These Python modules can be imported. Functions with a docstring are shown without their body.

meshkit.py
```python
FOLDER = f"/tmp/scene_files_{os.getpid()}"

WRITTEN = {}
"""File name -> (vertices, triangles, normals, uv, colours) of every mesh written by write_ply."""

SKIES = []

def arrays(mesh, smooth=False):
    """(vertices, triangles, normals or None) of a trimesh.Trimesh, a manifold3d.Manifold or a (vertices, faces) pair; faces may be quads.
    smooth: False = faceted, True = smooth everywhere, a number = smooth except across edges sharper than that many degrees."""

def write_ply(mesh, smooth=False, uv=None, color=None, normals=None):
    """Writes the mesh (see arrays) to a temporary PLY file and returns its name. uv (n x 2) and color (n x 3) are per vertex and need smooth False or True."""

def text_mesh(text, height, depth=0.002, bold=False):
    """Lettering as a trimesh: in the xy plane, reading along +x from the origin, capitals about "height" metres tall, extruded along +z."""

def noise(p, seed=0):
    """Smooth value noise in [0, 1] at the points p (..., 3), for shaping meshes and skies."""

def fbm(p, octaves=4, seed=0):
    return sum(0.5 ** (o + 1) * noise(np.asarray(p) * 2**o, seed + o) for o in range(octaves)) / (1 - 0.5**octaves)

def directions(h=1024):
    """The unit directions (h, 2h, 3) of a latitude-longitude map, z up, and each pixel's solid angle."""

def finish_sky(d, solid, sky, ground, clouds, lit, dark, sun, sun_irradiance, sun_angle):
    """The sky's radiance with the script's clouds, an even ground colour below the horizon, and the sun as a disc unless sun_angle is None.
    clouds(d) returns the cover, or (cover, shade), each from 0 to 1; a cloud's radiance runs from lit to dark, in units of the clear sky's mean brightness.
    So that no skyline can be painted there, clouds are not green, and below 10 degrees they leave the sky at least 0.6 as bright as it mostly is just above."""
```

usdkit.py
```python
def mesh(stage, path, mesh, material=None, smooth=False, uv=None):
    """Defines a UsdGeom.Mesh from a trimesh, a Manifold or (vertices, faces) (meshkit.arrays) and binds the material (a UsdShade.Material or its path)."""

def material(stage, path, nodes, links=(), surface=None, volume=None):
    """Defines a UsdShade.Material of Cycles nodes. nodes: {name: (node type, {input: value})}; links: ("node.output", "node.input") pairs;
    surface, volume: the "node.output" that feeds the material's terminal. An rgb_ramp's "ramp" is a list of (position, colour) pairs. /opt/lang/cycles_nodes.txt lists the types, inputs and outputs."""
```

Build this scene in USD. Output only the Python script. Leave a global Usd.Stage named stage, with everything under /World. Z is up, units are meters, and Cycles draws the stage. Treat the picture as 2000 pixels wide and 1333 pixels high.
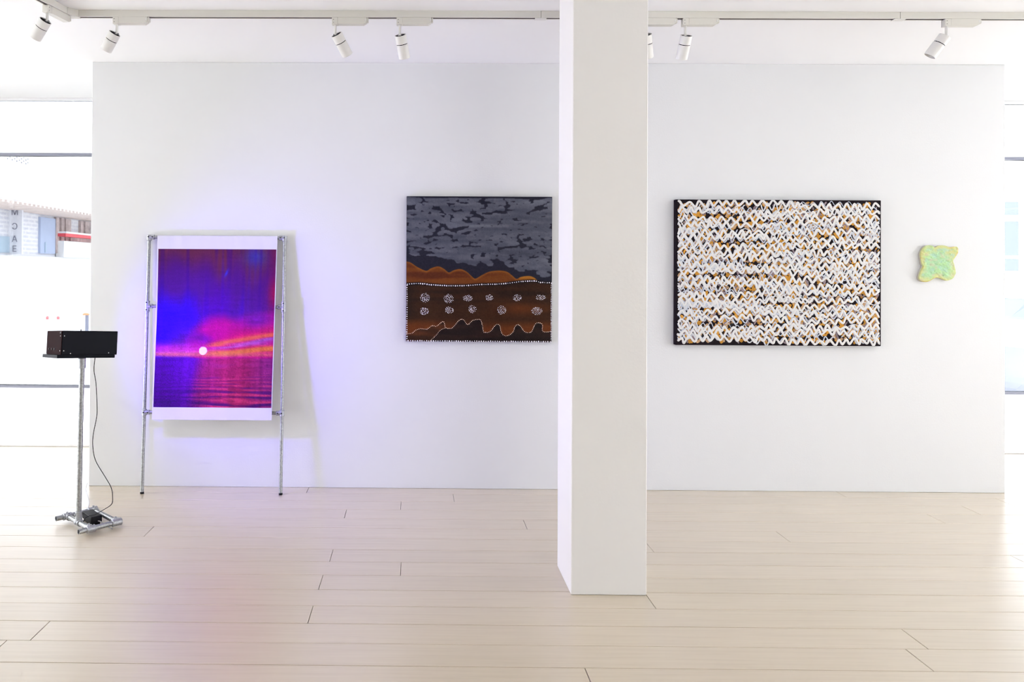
import math, random
import numpy as np
import trimesh
import manifold3d as m3
from shapely import contains_xy
from shapely.geometry import Polygon
from scipy.ndimage import gaussian_filter
import usdkit, meshkit
from pxr import Usd, UsdGeom, UsdLux, UsdShade, Gf, Sdf, Vt

stage = Usd.Stage.CreateInMemory()
UsdGeom.SetStageUpAxis(stage, UsdGeom.Tokens.z)
UsdGeom.SetStageMetersPerUnit(stage, 1.0)
UsdGeom.Xform.Define(stage, '/World')
UsdGeom.Scope.Define(stage, '/World/Looks')

# ------------------------------------------------------------------ camera
cam = UsdGeom.Camera.Define(stage, '/World/camera')
FOC = 1450.0
mm = 36.0 / 2000.0
cam.CreateFocalLengthAttr(FOC * mm)
cam.CreateHorizontalApertureAttr(36.0)
cam.CreateVerticalApertureAttr(36.0 * 1333 / 2000)
cam.CreateHorizontalApertureOffsetAttr((1000 - 801.73) * mm)
cam.CreateVerticalApertureOffsetAttr(-(666.5 - 513.55) * mm)
cam.CreateClippingRangeAttr(Gf.Vec2f(0.05, 500))
RT = np.array([0.9999483, 0.0085886, 0.0054412])      # camera right
DN = np.array([0.0053771, 0.0074632, -0.9999577])     # camera down
FW = np.array([-0.0086289, 0.9999353, 0.0074166])     # camera forward
EYE = np.array([0, 0, 1.45])
M = np.eye(4)
M[0, :3], M[1, :3], M[2, :3], M[3, :3] = RT, -DN, -FW, EYE
cam.AddTransformOp().Set(Gf.Matrix4d(*M.ravel().tolist()))
EXPOSURE = 0.0
cam.CreateExposureAttr(EXPOSURE)

# ------------------------------------------------------------------ sky: even bright overcast
SKY = 2.4
dome = UsdLux.DomeLight.Define(stage, '/World/sky')
dome.CreateIntensityAttr(SKY)
dome.CreateColorAttr(Gf.Vec3f(0.935, 0.955, 1.0))

# ------------------------------------------------------------------ helpers
used = {}


def numbered(parent, name):
    k = used.get((parent, name), 0)
    used[(parent, name)] = k + 1
    return f'{parent}/{name}' if k == 0 else f'{parent}/{name}_{k:03d}'


def tag(prim, label=None, cat=None, group=None, kind=None):
    for k, v in (('label', label), ('category', cat), ('group', group), ('kind', kind)):
        if v:
            prim.SetCustomDataByKey(k, v)
    return prim


class Thing:
    def __init__(self, name, loc=(0, 0, 0), label=None, cat=None, group=None, kind=None):
        self.path = numbered('/World', name)
        self.loc = np.array(loc, float)
        x = UsdGeom.Xform.Define(stage, self.path)
        x.AddTranslateOp().Set(Gf.Vec3d(*map(float, self.loc)))
        self.prim = tag(x.GetPrim(), label, cat, group, kind)

    def part(self, name, mesh, mat, smooth=False, label=None, kind=None, parent=None, color=None):
        """Mesh given in world coordinates; stored relative to the thing's base."""
        p = numbered(parent or self.path, name)
        return put(p, mesh, mat, smooth, color, self.loc, label=label, kind=kind)


def put(path, mesh, mat, smooth=False, color=None, loc=(0, 0, 0), **kw):
    v, f = vf(mesh)
    m = usdkit.mesh(stage, path, (v - np.asarray(loc, float), f), mat, smooth)
    if color is not None:
        UsdGeom.PrimvarsAPI(m).CreatePrimvar('paint', Sdf.ValueTypeNames.Color3fArray, 'vertex').Set(
            Vt.Vec3fArray.FromNumpy(np.asarray(color, np.float32)))
    tag(m.GetPrim(), **kw)
    return path


def single(name, mesh, mat, label=None, cat=None, group=None, kind=None, smooth=False, color=None):
    return put(numbered('/World', name), mesh, mat, smooth, color, label=label, cat=cat, group=group, kind=kind)


def vf(mesh):
    if hasattr(mesh, 'to_mesh'):
        q = mesh.to_mesh()
        return np.asarray(q.vert_properties[:, :3], float), np.asarray(q.tri_verts, int)
    if isinstance(mesh, (tuple, list)):
        v, f = np.asarray(mesh[0], float), np.asarray(mesh[1], int)
        if f.shape[1] == 4:
            f = np.vstack([f[:, [0, 1, 2]], f[:, [0, 2, 3]]])
        return v, f
    return np.asarray(mesh.vertices, float), np.asarray(mesh.faces, int)


def join(*ms):
    vs, fs, n = [], [], 0
    for m in ms:
        v, f = vf(m)
        vs.append(v); fs.append(f + n); n += len(v)
    return np.vstack(vs), np.vstack(fs)


def box(x0, x1, y0, y1, z0, z1, r=0.0):
    """Box with chamfered edges of size r."""
    if r <= 0:
        c = np.array([(x, y, z) for x in (x0, x1) for y in (y0, y1) for z in (z0, z1)])
        return m3.Manifold.hull_points(c)
    pts = []
    for x, sx in ((x0, 1), (x1, -1)):
        for y, sy in ((y0, 1), (y1, -1)):
            for z, sz in ((z0, 1), (z1, -1)):
                pts += [(x, y + sy * r, z + sz * r), (x + sx * r, y, z + sz * r), (x + sx * r, y + sy * r, z)]
    return m3.Manifold.hull_points(np.array(pts, float))


def frame_mat(ax, up=(0, 0, 1)):
    z = np.asarray(ax, float); z = z / np.linalg.norm(z)
    u = np.asarray(up, float)
    if abs(z @ u) > 0.95:
        u = np.array([1.0, 0, 0])
    x = np.cross(u, z); x /= np.linalg.norm(x)
    return np.stack([x, np.cross(z, x), z], 1)


def moved(mesh, Rm=np.eye(3), t=(0, 0, 0)):
    v, f = vf(mesh)
    return v @ np.asarray(Rm).T + np.asarray(t, float), f


def lathe(profile, a, b_dir, n=32):
    """Revolve (r, s) profile about the axis through point a with direction b_dir."""
    pr = np.asarray(profile, float)
    ang = np.arange(n) * 2 * math.pi / n
    Rm = frame_mat(b_dir)
    v = np.stack([pr[:, None, 0] * np.cos(ang), pr[:, None, 0] * np.sin(ang), np.repeat(pr[:, 1:2], n, 1)], -1).reshape(-1, 3)
    k = len(pr)
    i, j = np.meshgrid(np.arange(k - 1), np.arange(n), indexing='ij')
    q = np.stack([i * n + j, i * n + (j + 1) % n, (i + 1) * n + (j + 1) % n, (i + 1) * n + j], -1).reshape(-1, 4)
    return moved((v, q), Rm, a)


def cyl(a, b, r, n=24, cham=0.0):
    a, b = np.asarray(a, float), np.asarray(b, float)
    L = np.linalg.norm(b - a)
    c = cham
    pr = [(0, 0), (r - c, 0), (r, c), (r, L - c), (r - c, L), (0, L)] if c > 0 else [(0, 0), (r, 0), (r, L), (0, L)]
    return lathe(pr, a, b - a, n)


def pipe(a, b, ro, ri, n=24):
    """Open ended pipe with a wall."""
    a, b = np.asarray(a, float), np.asarray(b, float)
    L = np.linalg.norm(b - a)
    return lathe([(ri, 0), (ro, 0), (ro, L), (ri, L), (ri, 0)], a, b - a, n)


def tube(points, r, n=10):
    p = np.asarray(points, float)
    t = np.gradient(p, axis=0); t /= np.linalg.norm(t, axis=1, keepdims=True)
    u = np.cross(t[0], [0.3, 0.2, 0.9]); u /= np.linalg.norm(u)
    vs = []
    ang = np.arange(n) * 2 * math.pi / n
    for k in range(len(p)):
        u = u - t[k] * (u @ t[k]); u /= np.linalg.norm(u)
        w = np.cross(t[k], u)
        vs.append(p[k] + r * (np.cos(ang)[:, None] * u + np.sin(ang)[:, None] * w))
    v = np.vstack(vs + [p[:1], p[-1:]])
    q = []
    K = len(p)
    for i in range(K - 1):
        for j in range(n):
            a, b = i * n + j, i * n + (j + 1) % n
            q += [(a, b, b + n), (a, b + n, a + n)]
    for j in range(n):
        q += [(K * n, (j + 1) % n, j), (K * n + 1, (K - 1) * n + j, (K - 1) * n + (j + 1) % n)]
    return v, np.array(q)


def smooth_line(pts, k=8):
    """Catmull-Rom through the points."""
    p = np.asarray(pts, float)
    P = np.vstack([2 * p[0] - p[1], p, 2 * p[-1] - p[-2]])
    out = []
    for i in range(1, len(P) - 2):
        for t in np.arange(k) / k:
            out.append(0.5 * (2 * P[i] + (P[i + 1] - P[i - 1]) * t + (2 * P[i - 1] - 5 * P[i] + 4 * P[i + 1] - P[i + 2]) * t * t
                              + (-P[i - 1] + 3 * P[i] - 3 * P[i + 1] + P[i + 2]) * t ** 3))
    out.append(p[-1])
    return np.array(out)


def lin(c):
    """sRGB 0..255 to linear."""
    c = np.asarray(c, float) / 255.0
    return np.where(c <= 0.04045, c / 12.92, ((c + 0.055) / 1.055) ** 2.4)


def grid_mesh(nu, nv, fn):
    """Front facing -y grid, fn(u, v) -> x, y, z, u to the right, v downwards."""
    u, v = np.meshgrid(np.linspace(0, 1, nu), np.linspace(0, 1, nv))
    pts = np.stack(fn(u, v), -1).reshape(-1, 3)
    i, j = np.meshgrid(np.arange(nv - 1), np.arange(nu - 1), indexing='ij')
    a = i * nu + j
    q = np.stack([a, a + nu, a + nu + 1, a + 1], -1).reshape(-1, 4)
    return (pts, q), u, v


# ------------------------------------------------------------------ materials
LK = '/World/Looks/'


def mat(name, color, rough=0.5, metal=0.0, spec=0.5, bump=None, var=None, **extra):
    """Principled with optional noise bump (scale, distance) and colour variation (scale, amount)."""
    n = {'p': ('principled_bsdf', dict(base_color=color, roughness=rough, metallic=metal, specular_ior_level=spec, **extra))}
    l = []
    if bump or var:
        n['tc'] = ('texture_coordinate', {})
    if bump:
        n['bn'] = ('noise_texture', dict(scale=bump[0], detail=3.0))
        n['b'] = ('bump', dict(strength=1.0, distance=bump[1]))
        l += [('tc.object', 'bn.vector'), ('bn.fac', 'b.height'), ('b.normal', 'p.normal')]
    if var:
        c = np.array(color)
        n['vn'] = ('noise_texture', dict(scale=var[0], detail=5.0, roughness=0.6))
        n['vr'] = ('rgb_ramp', {'ramp': [(0.3, tuple(c * (1 - var[1]))), (0.7, tuple(np.minimum(c * (1 + var[1]), 1)))]})
        l += [('tc.object', 'vn.vector'), ('vn.fac', 'vr.fac'), ('vr.color', 'p.base_color')]
    return usdkit.material(stage, LK + name, n, l, surface='p.BSDF')


def paint_mat(name, rough=0.6, bump=None, spec=0.4, sheen=0.0):
    n = {'a': ('attribute', {'attribute': 'paint'}), 'p': ('principled_bsdf', dict(roughness=rough, specular_ior_level=spec, sheen_weight=sheen))}
    l = [('a.color', 'p.base_color')]
    if bump:
        n |= {'tc': ('texture_coordinate', {}), 'bn': ('noise_texture', dict(scale=bump[0], detail=3.0)), 'b': ('bump', dict(strength=1.0, distance=bump[1]))}
        l += [('tc.object', 'bn.vector'), ('bn.fac', 'b.height'), ('b.normal', 'p.normal')]
    return usdkit.material(stage, LK + name, n, l, surface='p.BSDF')


M_wall = mat('wall_paint', (0.79, 0.795, 0.795), 0.6, spec=0.3, bump=(90, 0.0004))
M_ceil = mat('ceiling_paint', (0.94, 0.945, 0.945), 0.7, spec=0.2)
M_column = mat('column_paint', (0.86, 0.84, 0.815), 0.55, spec=0.3, bump=(60, 0.0005))
M_sub = mat('subfloor_dark', (0.10, 0.08, 0.06), 0.9)
M_track = mat('track_cream', (0.74, 0.72, 0.66), 0.4)
M_slot = mat('slot_dark', (0.06, 0.045, 0.04), 0.6)
M_lamp = mat('lamp_white', (0.80, 0.79, 0.76), 0.35)
M_black = mat('matt_black', (0.010, 0.010, 0.012), 0.5, spec=0.2)
M_alu = mat('window_aluminium', (0.27, 0.28, 0.34), 0.4, metal=0.1)
M_frame = mat('window_frame_white', (0.86, 0.86, 0.87), 0.4)
M_galv = mat('galvanised_steel', (0.36, 0.37, 0.37), 0.42, metal=0.8, bump=(160, 0.0004), var=(90, 0.35))
M_cast = mat('galvanised_casting', (0.42, 0.43, 0.45), 0.45, metal=0.75, bump=(220, 0.0008), var=(120, 0.2))
M_screw = mat('screw_dark', (0.05, 0.05, 0.06), 0.45, metal=0.6)
M_bright = mat('screw_bright', (0.75, 0.74, 0.74), 0.3, metal=0.9)
M_board = mat('black_board', (0.009, 0.010, 0.014), 0.6, spec=0.12, bump=(150, 0.0003))
M_maroon = mat('maroon_board', (0.014, 0.003, 0.004), 0.7, spec=0.03)
M_cable = mat('cable_black', (0.012, 0.012, 0.014), 0.45)
M_grey_cable = mat('cable_grey', (0.42, 0.42, 0.44), 0.45)
M_cord = mat('cord_pale', (0.62, 0.62, 0.66), 0.5)
VIOLET = usdkit.material(stage, LK + 'violet_light', {'e': ('emission', {'color': (0.13, 0.05, 1.0), 'strength': 950.0})}, surface='e.emission')
def glass_mat(name, tint):
    return usdkit.material(stage, LK + name, {
    't': ('transparent_bsdf', {'color': tint}), 'g': ('glossy_bsdf', {'color': (1, 1, 1), 'roughness': 0.0}),
    'f': ('fresnel', {'IOR': 1.45}), 'm': ('mix_closure', {})},
    [('f.fac', 'm.fac'), ('t.BSDF', 'm.closure1'), ('g.BSDF', 'm.closure2')], surface='m.closure')


M_glass = glass_mat('window_glass', (0.95, 0.95, 0.95))
M_tint = glass_mat('window_glass_tinted', (0.50, 0.51, 0.52))      # film on the street side glazing
M_frost = usdkit.material(stage, LK + 'frosted_film', {
    't': ('transparent_bsdf', {'color': (0.9, 0.9, 0.9)}), 'd': ('translucent_bsdf', {'color': (0.92, 0.92, 0.92)}), 'm': ('mix_closure', {'fac': 0.75})},
    [('t.BSDF', 'm.closure1'), ('d.BSDF', 'm.closure2')], surface='m.closure')     # film on the low panes
M_tint2 = glass_mat('window_glass_light_tint', (0.95, 0.96, 0.97))

# limed floorboards: streaks along x, each board its own tone
M_floor = usdkit.material(stage, LK + 'limed_boards', {
    'g': ('geometry', {}), 'oi': ('object_info', {}),
    'mp': ('mapping', {'scale': (1.2, 34.0, 1.0)}),
    'n1': ('noise_texture', {'scale': 1.6, 'detail': 6.0, 'roughness': 0.62, 'distortion': 0.4}),
    'r1': ('rgb_ramp', {'ramp': [(0.25, (0.615, 0.515, 0.380)), (0.5, (0.630, 0.532, 0.395)), (0.8, (0.642, 0.546, 0.408))]}),
    'mp2': ('mapping', {'scale': (5.0, 9.0, 1.0)}),
    'n2': ('noise_texture', {'scale': 1.7, 'detail': 4.0, 'roughness': 0.7}),
    'r2': ('rgb_ramp', {'ramp': [(0.18, (0.80, 0.78, 0.75)), (0.30, (1, 1, 1))]}),
    'mx': ('mix', {'mix_type': 'multiply', 'fac': 1.0}),
    'tr': ('map_range', {'from_min': 0.0, 'from_max': 1.0, 'to_min': 0.975, 'to_max': 1.025}),
    'hv': ('hsv', {'hue': 0.5, 'saturation': 1.0, 'fac': 1.0}),
    'rr': ('map_range', {'from_min': 0.3, 'from_max': 0.7, 'to_min': 0.31, 'to_max': 0.38}),
    'mp3': ('mapping', {'scale': (3.0, 160.0, 1.0)}),
    'n3': ('noise_texture', {'scale': 1.0, 'detail': 3.0, 'roughness': 0.6}),
    'b': ('bump', {'strength': 1.0, 'distance': 0.00018}),
    'p': ('principled_bsdf', {'specular_ior_level': 0.9, 'coat_weight': 1.0, 'coat_roughness': 0.32, 'coat_ior': 1.6})},
    [('g.position', 'mp.vector'), ('mp.vector', 'n1.vector'), ('n1.fac', 'r1.fac'),
     ('g.position', 'mp2.vector'), ('mp2.vector', 'n2.vector'), ('n2.fac', 'r2.fac'),
     ('r1.color', 'mx.color1'), ('r2.color', 'mx.color2'), ('oi.random', 'tr.value'), ('tr.result', 'hv.value'),
     ('mx.color', 'hv.color'), ('hv.color', 'p.base_color'), ('n1.fac', 'rr.value'), ('rr.result', 'p.roughness'),
     ('g.position', 'mp3.vector'), ('mp3.vector', 'n3.vector'), ('n3.fac', 'b.height'), ('b.normal', 'p.normal'), ('b.normal', 'p.coat_normal')],
    surface='p.BSDF')

# ------------------------------------------------------------------ room shell
X0, X1, Y0, Y1, H = -4.6, 6.2, -2.6, 5.95, 2.81
WALL_Y = 4.90

floor = Thing('floor', kind='structure')
floor.part('subfloor', box(X0, X1, Y0, Y1 + 0.1, -0.08, -0.013), M_sub)
rng = random.Random(7)
P0, PW, PL = 2.715, 0.159, 3.46
known = {8: -1.46, 1: -1.491, 4: -0.435, 2: -0.437, 10: -0.413, 9: 0.622, 7: 1.224, 12: 0.240, 11: -0.09, 0: 1.88, 6: -0.423, 3: 1.03, -1: 0.618}
k = math.floor((Y0 - P0) / PW)
while P0 + k * PW < Y1:
    ya, yb = max(P0 + k * PW, Y0), min(P0 + (k + 1) * PW, Y1)
    j0 = known.get(k, rng.uniform(-1.7, 1.7))
    cuts = sorted({X0, X1} | {j0 + i * PL for i in range(-4, 5) if X0 + 0.15 < j0 + i * PL < X1 - 0.15})
    for a, b in zip(cuts[:-1], cuts[1:]):
        dz = rng.uniform(-0.0006, 0.0)
        floor.part('plank', box(a + 0.0011, b - 0.0011, ya + 0.0013, yb - 0.0013, -0.013, dz, 0.0012), M_floor)
    k += 1

single('ceiling', box(X0 - 0.2, X1 + 0.2, Y0 - 0.2, Y1 + 0.1, H, H + 0.16), M_ceil, kind='structure')
single('wall_back', box(-2.161, 3.855, WALL_Y, WALL_Y + 0.15, 0.0, H, 0.002), M_wall, kind='structure')
single('column', box(0.693, 1.0285, 3.3196, 3.6395, 0.0, H, 0.003), M_column, kind='structure',
       label='square white painted column standing in the middle of the gallery floor', cat='column')


def wall_with_openings(name, axis, at, t, lo, hi, openings):
    """Wall along 'axis' at coordinate 'at' (thickness t), openings = (a0, a1, z0, z1)."""
    def bx(a0, a1, z0, z1):
        s, e = min(at, at + t), max(at, at + t)
        return box(a0, a1, s, e, z0, z1) if axis == 'x' else box(s, e, a0, a1, z0, z1)
    m = bx(lo, hi, 0, H)
    for o in openings:
        s, e = min(at, at + t) - 0.1, max(at, at + t) + 0.1
        m = m - (box(o[0], o[1], s, e, o[2], o[3]) if axis == 'x' else box(s, e, o[0], o[1], o[2], o[3]))
    single(name, m, M_wall, kind='structure')


def glazing(axis, at, a0, a1, z0, z1, cols, rails, t=0.05, glass=None, frost=False):
    """Window of aluminium frame, mullions, rails and one pane of glass for each opening. rails: (z low, z high)."""
    global NW
    NW += 1
    w = Thing(f'window_{NW}', kind='structure')

    def bx(b0, b1, c0, c1, d=t):
        return box(b0, b1, at - d / 2, at + d / 2, c0, c1, min(0.003, (c1 - c0) / 5)) if axis == 'x' else box(at - d / 2, at + d / 2, b0, b1, c0, c1, min(0.003, (c1 - c0) / 5))
    fr = 0.022
    w.part('frame_bar', bx(a0, a1, z0, z0 + fr), M_frame)
    w.part('frame_bar', bx(a0, a1, z1 - fr, z1), M_frame)
    xs = [a0] + list(cols) + [a1]
    for i, x in enumerate(xs):
        c = x + (fr / 2 if i == 0 else -fr / 2 if i == len(xs) - 1 else 0)
        w.part('mullion', bx(c - fr / 2, c + fr / 2, z0 + fr, z1 - fr), M_frame)
    for r0, r1 in rails:
        w.part('transom', bx(a0 + fr, a1 - fr, r0, r1, t * 0.9), M_alu)
    zs = [z0 + fr] + [q for r in rails for q in r] + [z1 - fr]
    for i in range(len(xs) - 1):
        for j in range(0, len(zs), 2):
            p0, p1 = xs[i] + fr * 0.6, xs[i + 1] - fr * 0.6
            w.part('pane', bx(p0, p1, zs[j], zs[j + 1], 0.006), M_frost if (glass or frost) and j == 0 else glass or M_glass)


NW = 0
RAILS = [(0.470, 0.491), (2.3415, 2.3645)]
glazing('x', Y1 + 0.025, X0, 0.8, 0.0, H, [-1.9], RAILS, glass=M_tint)
glazing('x', Y1 + 0.025, 0.8, X1, 0.0, H, [3.4], RAILS, glass=M_tint2)
wall_with_openings('wall_left', 'y', X0, -0.2, Y0 - 0.2, Y1 + 0.1, [(1.2, 5.7, 0.10, 2.72)])
glazing('y', X0 - 0.1, 1.2, 5.7, 0.10, 2.72, [3.4], [(0.95, 0.973), (2.1, 2.123)], frost=True)
wall_with_openings('wall_right', 'y', X1, 0.2, Y0 - 0.2, Y1 + 0.1, [(0.2, 5.4, 0.12, 2.6)])
glazing('y', X1 + 0.1, 0.2, 5.4, 0.12, 2.6, [2.8], [(0.95, 0.973), (2.1, 2.123)], frost=True)
wall_with_openings('wall_front', 'x', Y0, -0.2, X0 - 0.2, X1 + 0.2, [(1.6, 4.0, 1.0, 2.4)])
glazing('x', Y0 - 0.1, 1.6, 4.0, 1.0, 2.4, [2.8], [])

# ------------------------------------------------------------------ outside, left: laneway building
M_pave = mat('pavement', (0.82, 0.82, 0.82), 0.8, var=(3, 0.08))
M_plinth = mat('white_render', (0.86, 0.86, 0.86), 0.8)
M_clad = mat('white_cladding', (0.88, 0.88, 0.87), 0.7)
M_batten = mat('batten_timber', (0.84, 0.73, 0.67), 0.7)
M_soffit = mat('soffit_board', (0.88, 0.83, 0.81), 0.8)
M_door = mat('door_blue_grey', (0.48, 0.56, 0.74), 0.6)
M_brown = mat('brown_lattice', (0.58, 0.48, 0.46), 0.8, var=(9, 0.35))
M_paleb = mat('pale_blue_glass', (0.48, 0.60, 0.70), 0.6, spec=0.2)
M_palew = mat('pale_window', (0.175, 0.196, 0.202), 0.8, spec=0.1)
M_red = mat('red_band', (0.80, 0.10, 0.12), 0.5)
M_letter = mat('letter_grey', (0.28, 0.28, 0.34), 0.6)
M_orange = mat('orange_cap', (0.85, 0.28, 0.05), 0.5)
M_post = mat('post_blue_grey', (0.16, 0.18, 0.27), 0.5)
M_brick = usdkit.material(stage, LK + 'pale_brick', {
    'tc': ('texture_coordinate', {}), 'sx': ('separate_xyz', {}), 'cx': ('combine_xyz', {}),
    'br': ('brick_texture', {'color1': (0.70, 0.71, 0.78), 'color2': (0.78, 0.78, 0.83), 'mortar': (0.88, 0.88, 0.90), 'scale': 1.0,
                             'mortar_size': 0.018, 'brick_width': 0.24, 'row_height': 0.085}),
    'p': ('principled_bsdf', {'roughness': 0.8})},
    [('tc.object', 'sx.vector'), ('sx.y', 'cx.x'), ('sx.z', 'cx.y'), ('cx.vector', 'br.vector'), ('br.color', 'p.base_color')], surface='p.BSDF')

single('street', box(-30, 3.0, Y1 + 0.12, 60, -0.55, -0.10), M_pave, kind='structure')
single('street', box(3.0, 40, Y1 + 0.12, 60, -0.55, -0.40), M_pave, kind='structure')
single('pavement', box(-30, X0 - 0.25, -12, Y1 + 0.12, -0.25, -0.10), M_pave, kind='structure')
single('pavement', box(X1 + 0.25, 40, -12, Y1 + 0.12, -0.25, -0.10), M_pave, kind='structure')
single('pavement', box(X0 - 0.25, X1 + 0.25, -12, Y0 - 0.25, -0.25, -0.10), M_pave, kind='structure')

bl = Thing('laneway_building', (-8.2, 13.2, -0.1), label='pale brick building with slatted canopy seen through the left window', cat='building')
bx_ = -8.2
bl.part('wall', box(bx_ - 3, bx_, 13.2, 24, 1.66, 2.95), M_brick)
bl.part('plinth', box(bx_ - 3, bx_ + 0.12, 12.2, 24, -0.1, 1.66), M_plinth)
bl.part('upper_cladding', box(bx_ - 3, -7.2, 9.6, 24, 2.64, 7.0), M_clad)
bl.part('soffit', box(bx_, -7.22, 12.4, 24, 2.615, 2.64), M_soffit)
for i in range(72):
    y = 12.5 + i * 0.16
    if y < 24:
        bl.part('soffit_slat', box(bx_ + 0.01, -7.205, y, y + 0.07, 2.575, 2.615), M_batten)
dr = bl.part('door', box(bx_, bx_ + 0.05, 16.0, 16.66, 1.73, 2.52), M_door)
bl.part('door_rail', box(bx_ + 0.05, bx_ + 0.07, 16.18, 16.21, 1.75, 1.98), M_paleb, parent=dr)
for y0, y1 in ((16.68, 16.82), (16.92, 17.06), (17.14, 17.40), (17.9, 18.05), (18.15, 18.45)):
    bl.part('pilaster', box(bx_, bx_ + 0.06, y0, y1, 1.75, 2.56), M_brown)
bl.part('awning', box(bx_ + 0.02, bx_ + 0.25, 16.75, 21, 2.20, 2.245), M_plinth)
bl.part('awning_band', box(bx_ + 0.02, bx_ + 0.24, 16.75, 21, 2.13, 2.20), M_red)
bl.part('screen', box(bx_ + 0.02, bx_ + 0.10, 17.3, 21, 2.04, 2.13), M_brown)
bl.part('ledge', box(bx_ + 0.02, bx_ + 0.20, 16.75, 21, 1.66, 2.03), M_clad)
bl.part('window_pane', box(bx_, bx_ + 0.03, 14.2, 14.92, 1.72, 2.04), M_paleb)
# small round perforations in the cladding, a cluster high up
holes = [(12.958, 3.339), (13.039, 3.372), (13.114, 3.34), (13.193, 3.372), (13.265, 3.406), (13.266, 3.337), (13.345, 3.435), (13.347, 3.367), (13.421, 3.402), (13.422, 3.332), (13.496, 3.436), (13.497, 3.371), (13.575, 3.401), (13.576, 3.335), (13.646, 3.43), (13.647, 3.364)]
bl.part('perforation', join(*[cyl((-7.2, y, z), (-7.195, y, z), 0.013, 10) for y, z in holes]), M_letter, kind='stuff')

sg = Thing('blade_sign', (-8.2, 14.8, 1.68), label='tall pale blade sign with vertical letters outside left window', cat='sign')
sg.part('panel', box(-8.2, -7.93, 14.82, 14.88, 1.69, 2.60), mat('sign_panel', (0.82, 0.83, 0.88), 0.6))


def letter(ch, cx, cz, h, y, mirror=False):
    t = meshkit.text_mesh(ch, h, 0.012)
    v, f = vf(t)
    v = v - [(v[:, 0].min() + v[:, 0].max()) / 2, h / 2, 0]
    if mirror:
        v = v * [-1, 1, 1]; f = f[:, ::-1]
    return np.stack([v[:, 0] + cx, y - v[:, 2], v[:, 1] + cz], 1), f


for ch, cz, mi in (('M', 2.69 - 0.15, False), ('C', 2.25, True), ('A', 2.0, False), ('E', 1.80, False)):
    sg.part('letter', letter(ch, -8.07, cz, 0.125, 14.82, mi), M_letter)

for x, lab, g in ((-5.49, 'short white marker post with red tip, the one farther from the wall', None), (-5.33, 'short white marker post with red tip, the one nearer the wall end', None)):
    t = Thing('marker_post', (x, 11.0, -0.1), label=lab, cat='post')
    t.part('post', cyl((x, 11, -0.1), (x, 11, 0.66), 0.016, 16), M_plinth, 40)
    t.part('red_tip', lathe([(0, 0), (0.018, 0), (0.022, 0.03), (0.012, 0.045), (0, 0.046)], (x, 11, 0.66), (0, 0, 1), 16), M_red, 40)
t = Thing('bollard', (-6.236, 14.0, -0.1), label='blue grey street bollard with an orange cap outside left window', cat='bollard')
t.part('post', cyl((-6.236, 14, -0.1), (-6.236, 14, 0.53), 0.030, 16), M_post, 40)
t.part('cap', lathe([(0, 0), (0.06, 0), (0.06, 0.02), (0.035, 0.035), (0, 0.037)], (-6.255, 14, 0.53), (0, 0, 1), 16), M_orange, 40)

# ------------------------------------------------------------------ outside, right: white building and cars
br = Thing('street_building', (16, 16, -0.4), label='white building with pale windows beyond the right window', cat='building')
br.part('wall', box(12.0, 24, 16.0, 22, -0.4, 7.0), M_clad)
for x0 in (12.2, 13.3, 14.4):
    for z0, z1 in ((2.66, 2.94), (1.79, 2.52), (1.46, 1.72)):
        f = br.part('window_frame', box(x0 - 0.04, x0 + 0.68, 15.97, 16.0, z0 - 0.03, z1 + 0.03), M_plinth)
        br.part('glass', box(x0, x0 + 0.64, 15.955, 15.97, z0, z1), M_palew, parent=f)


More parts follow.
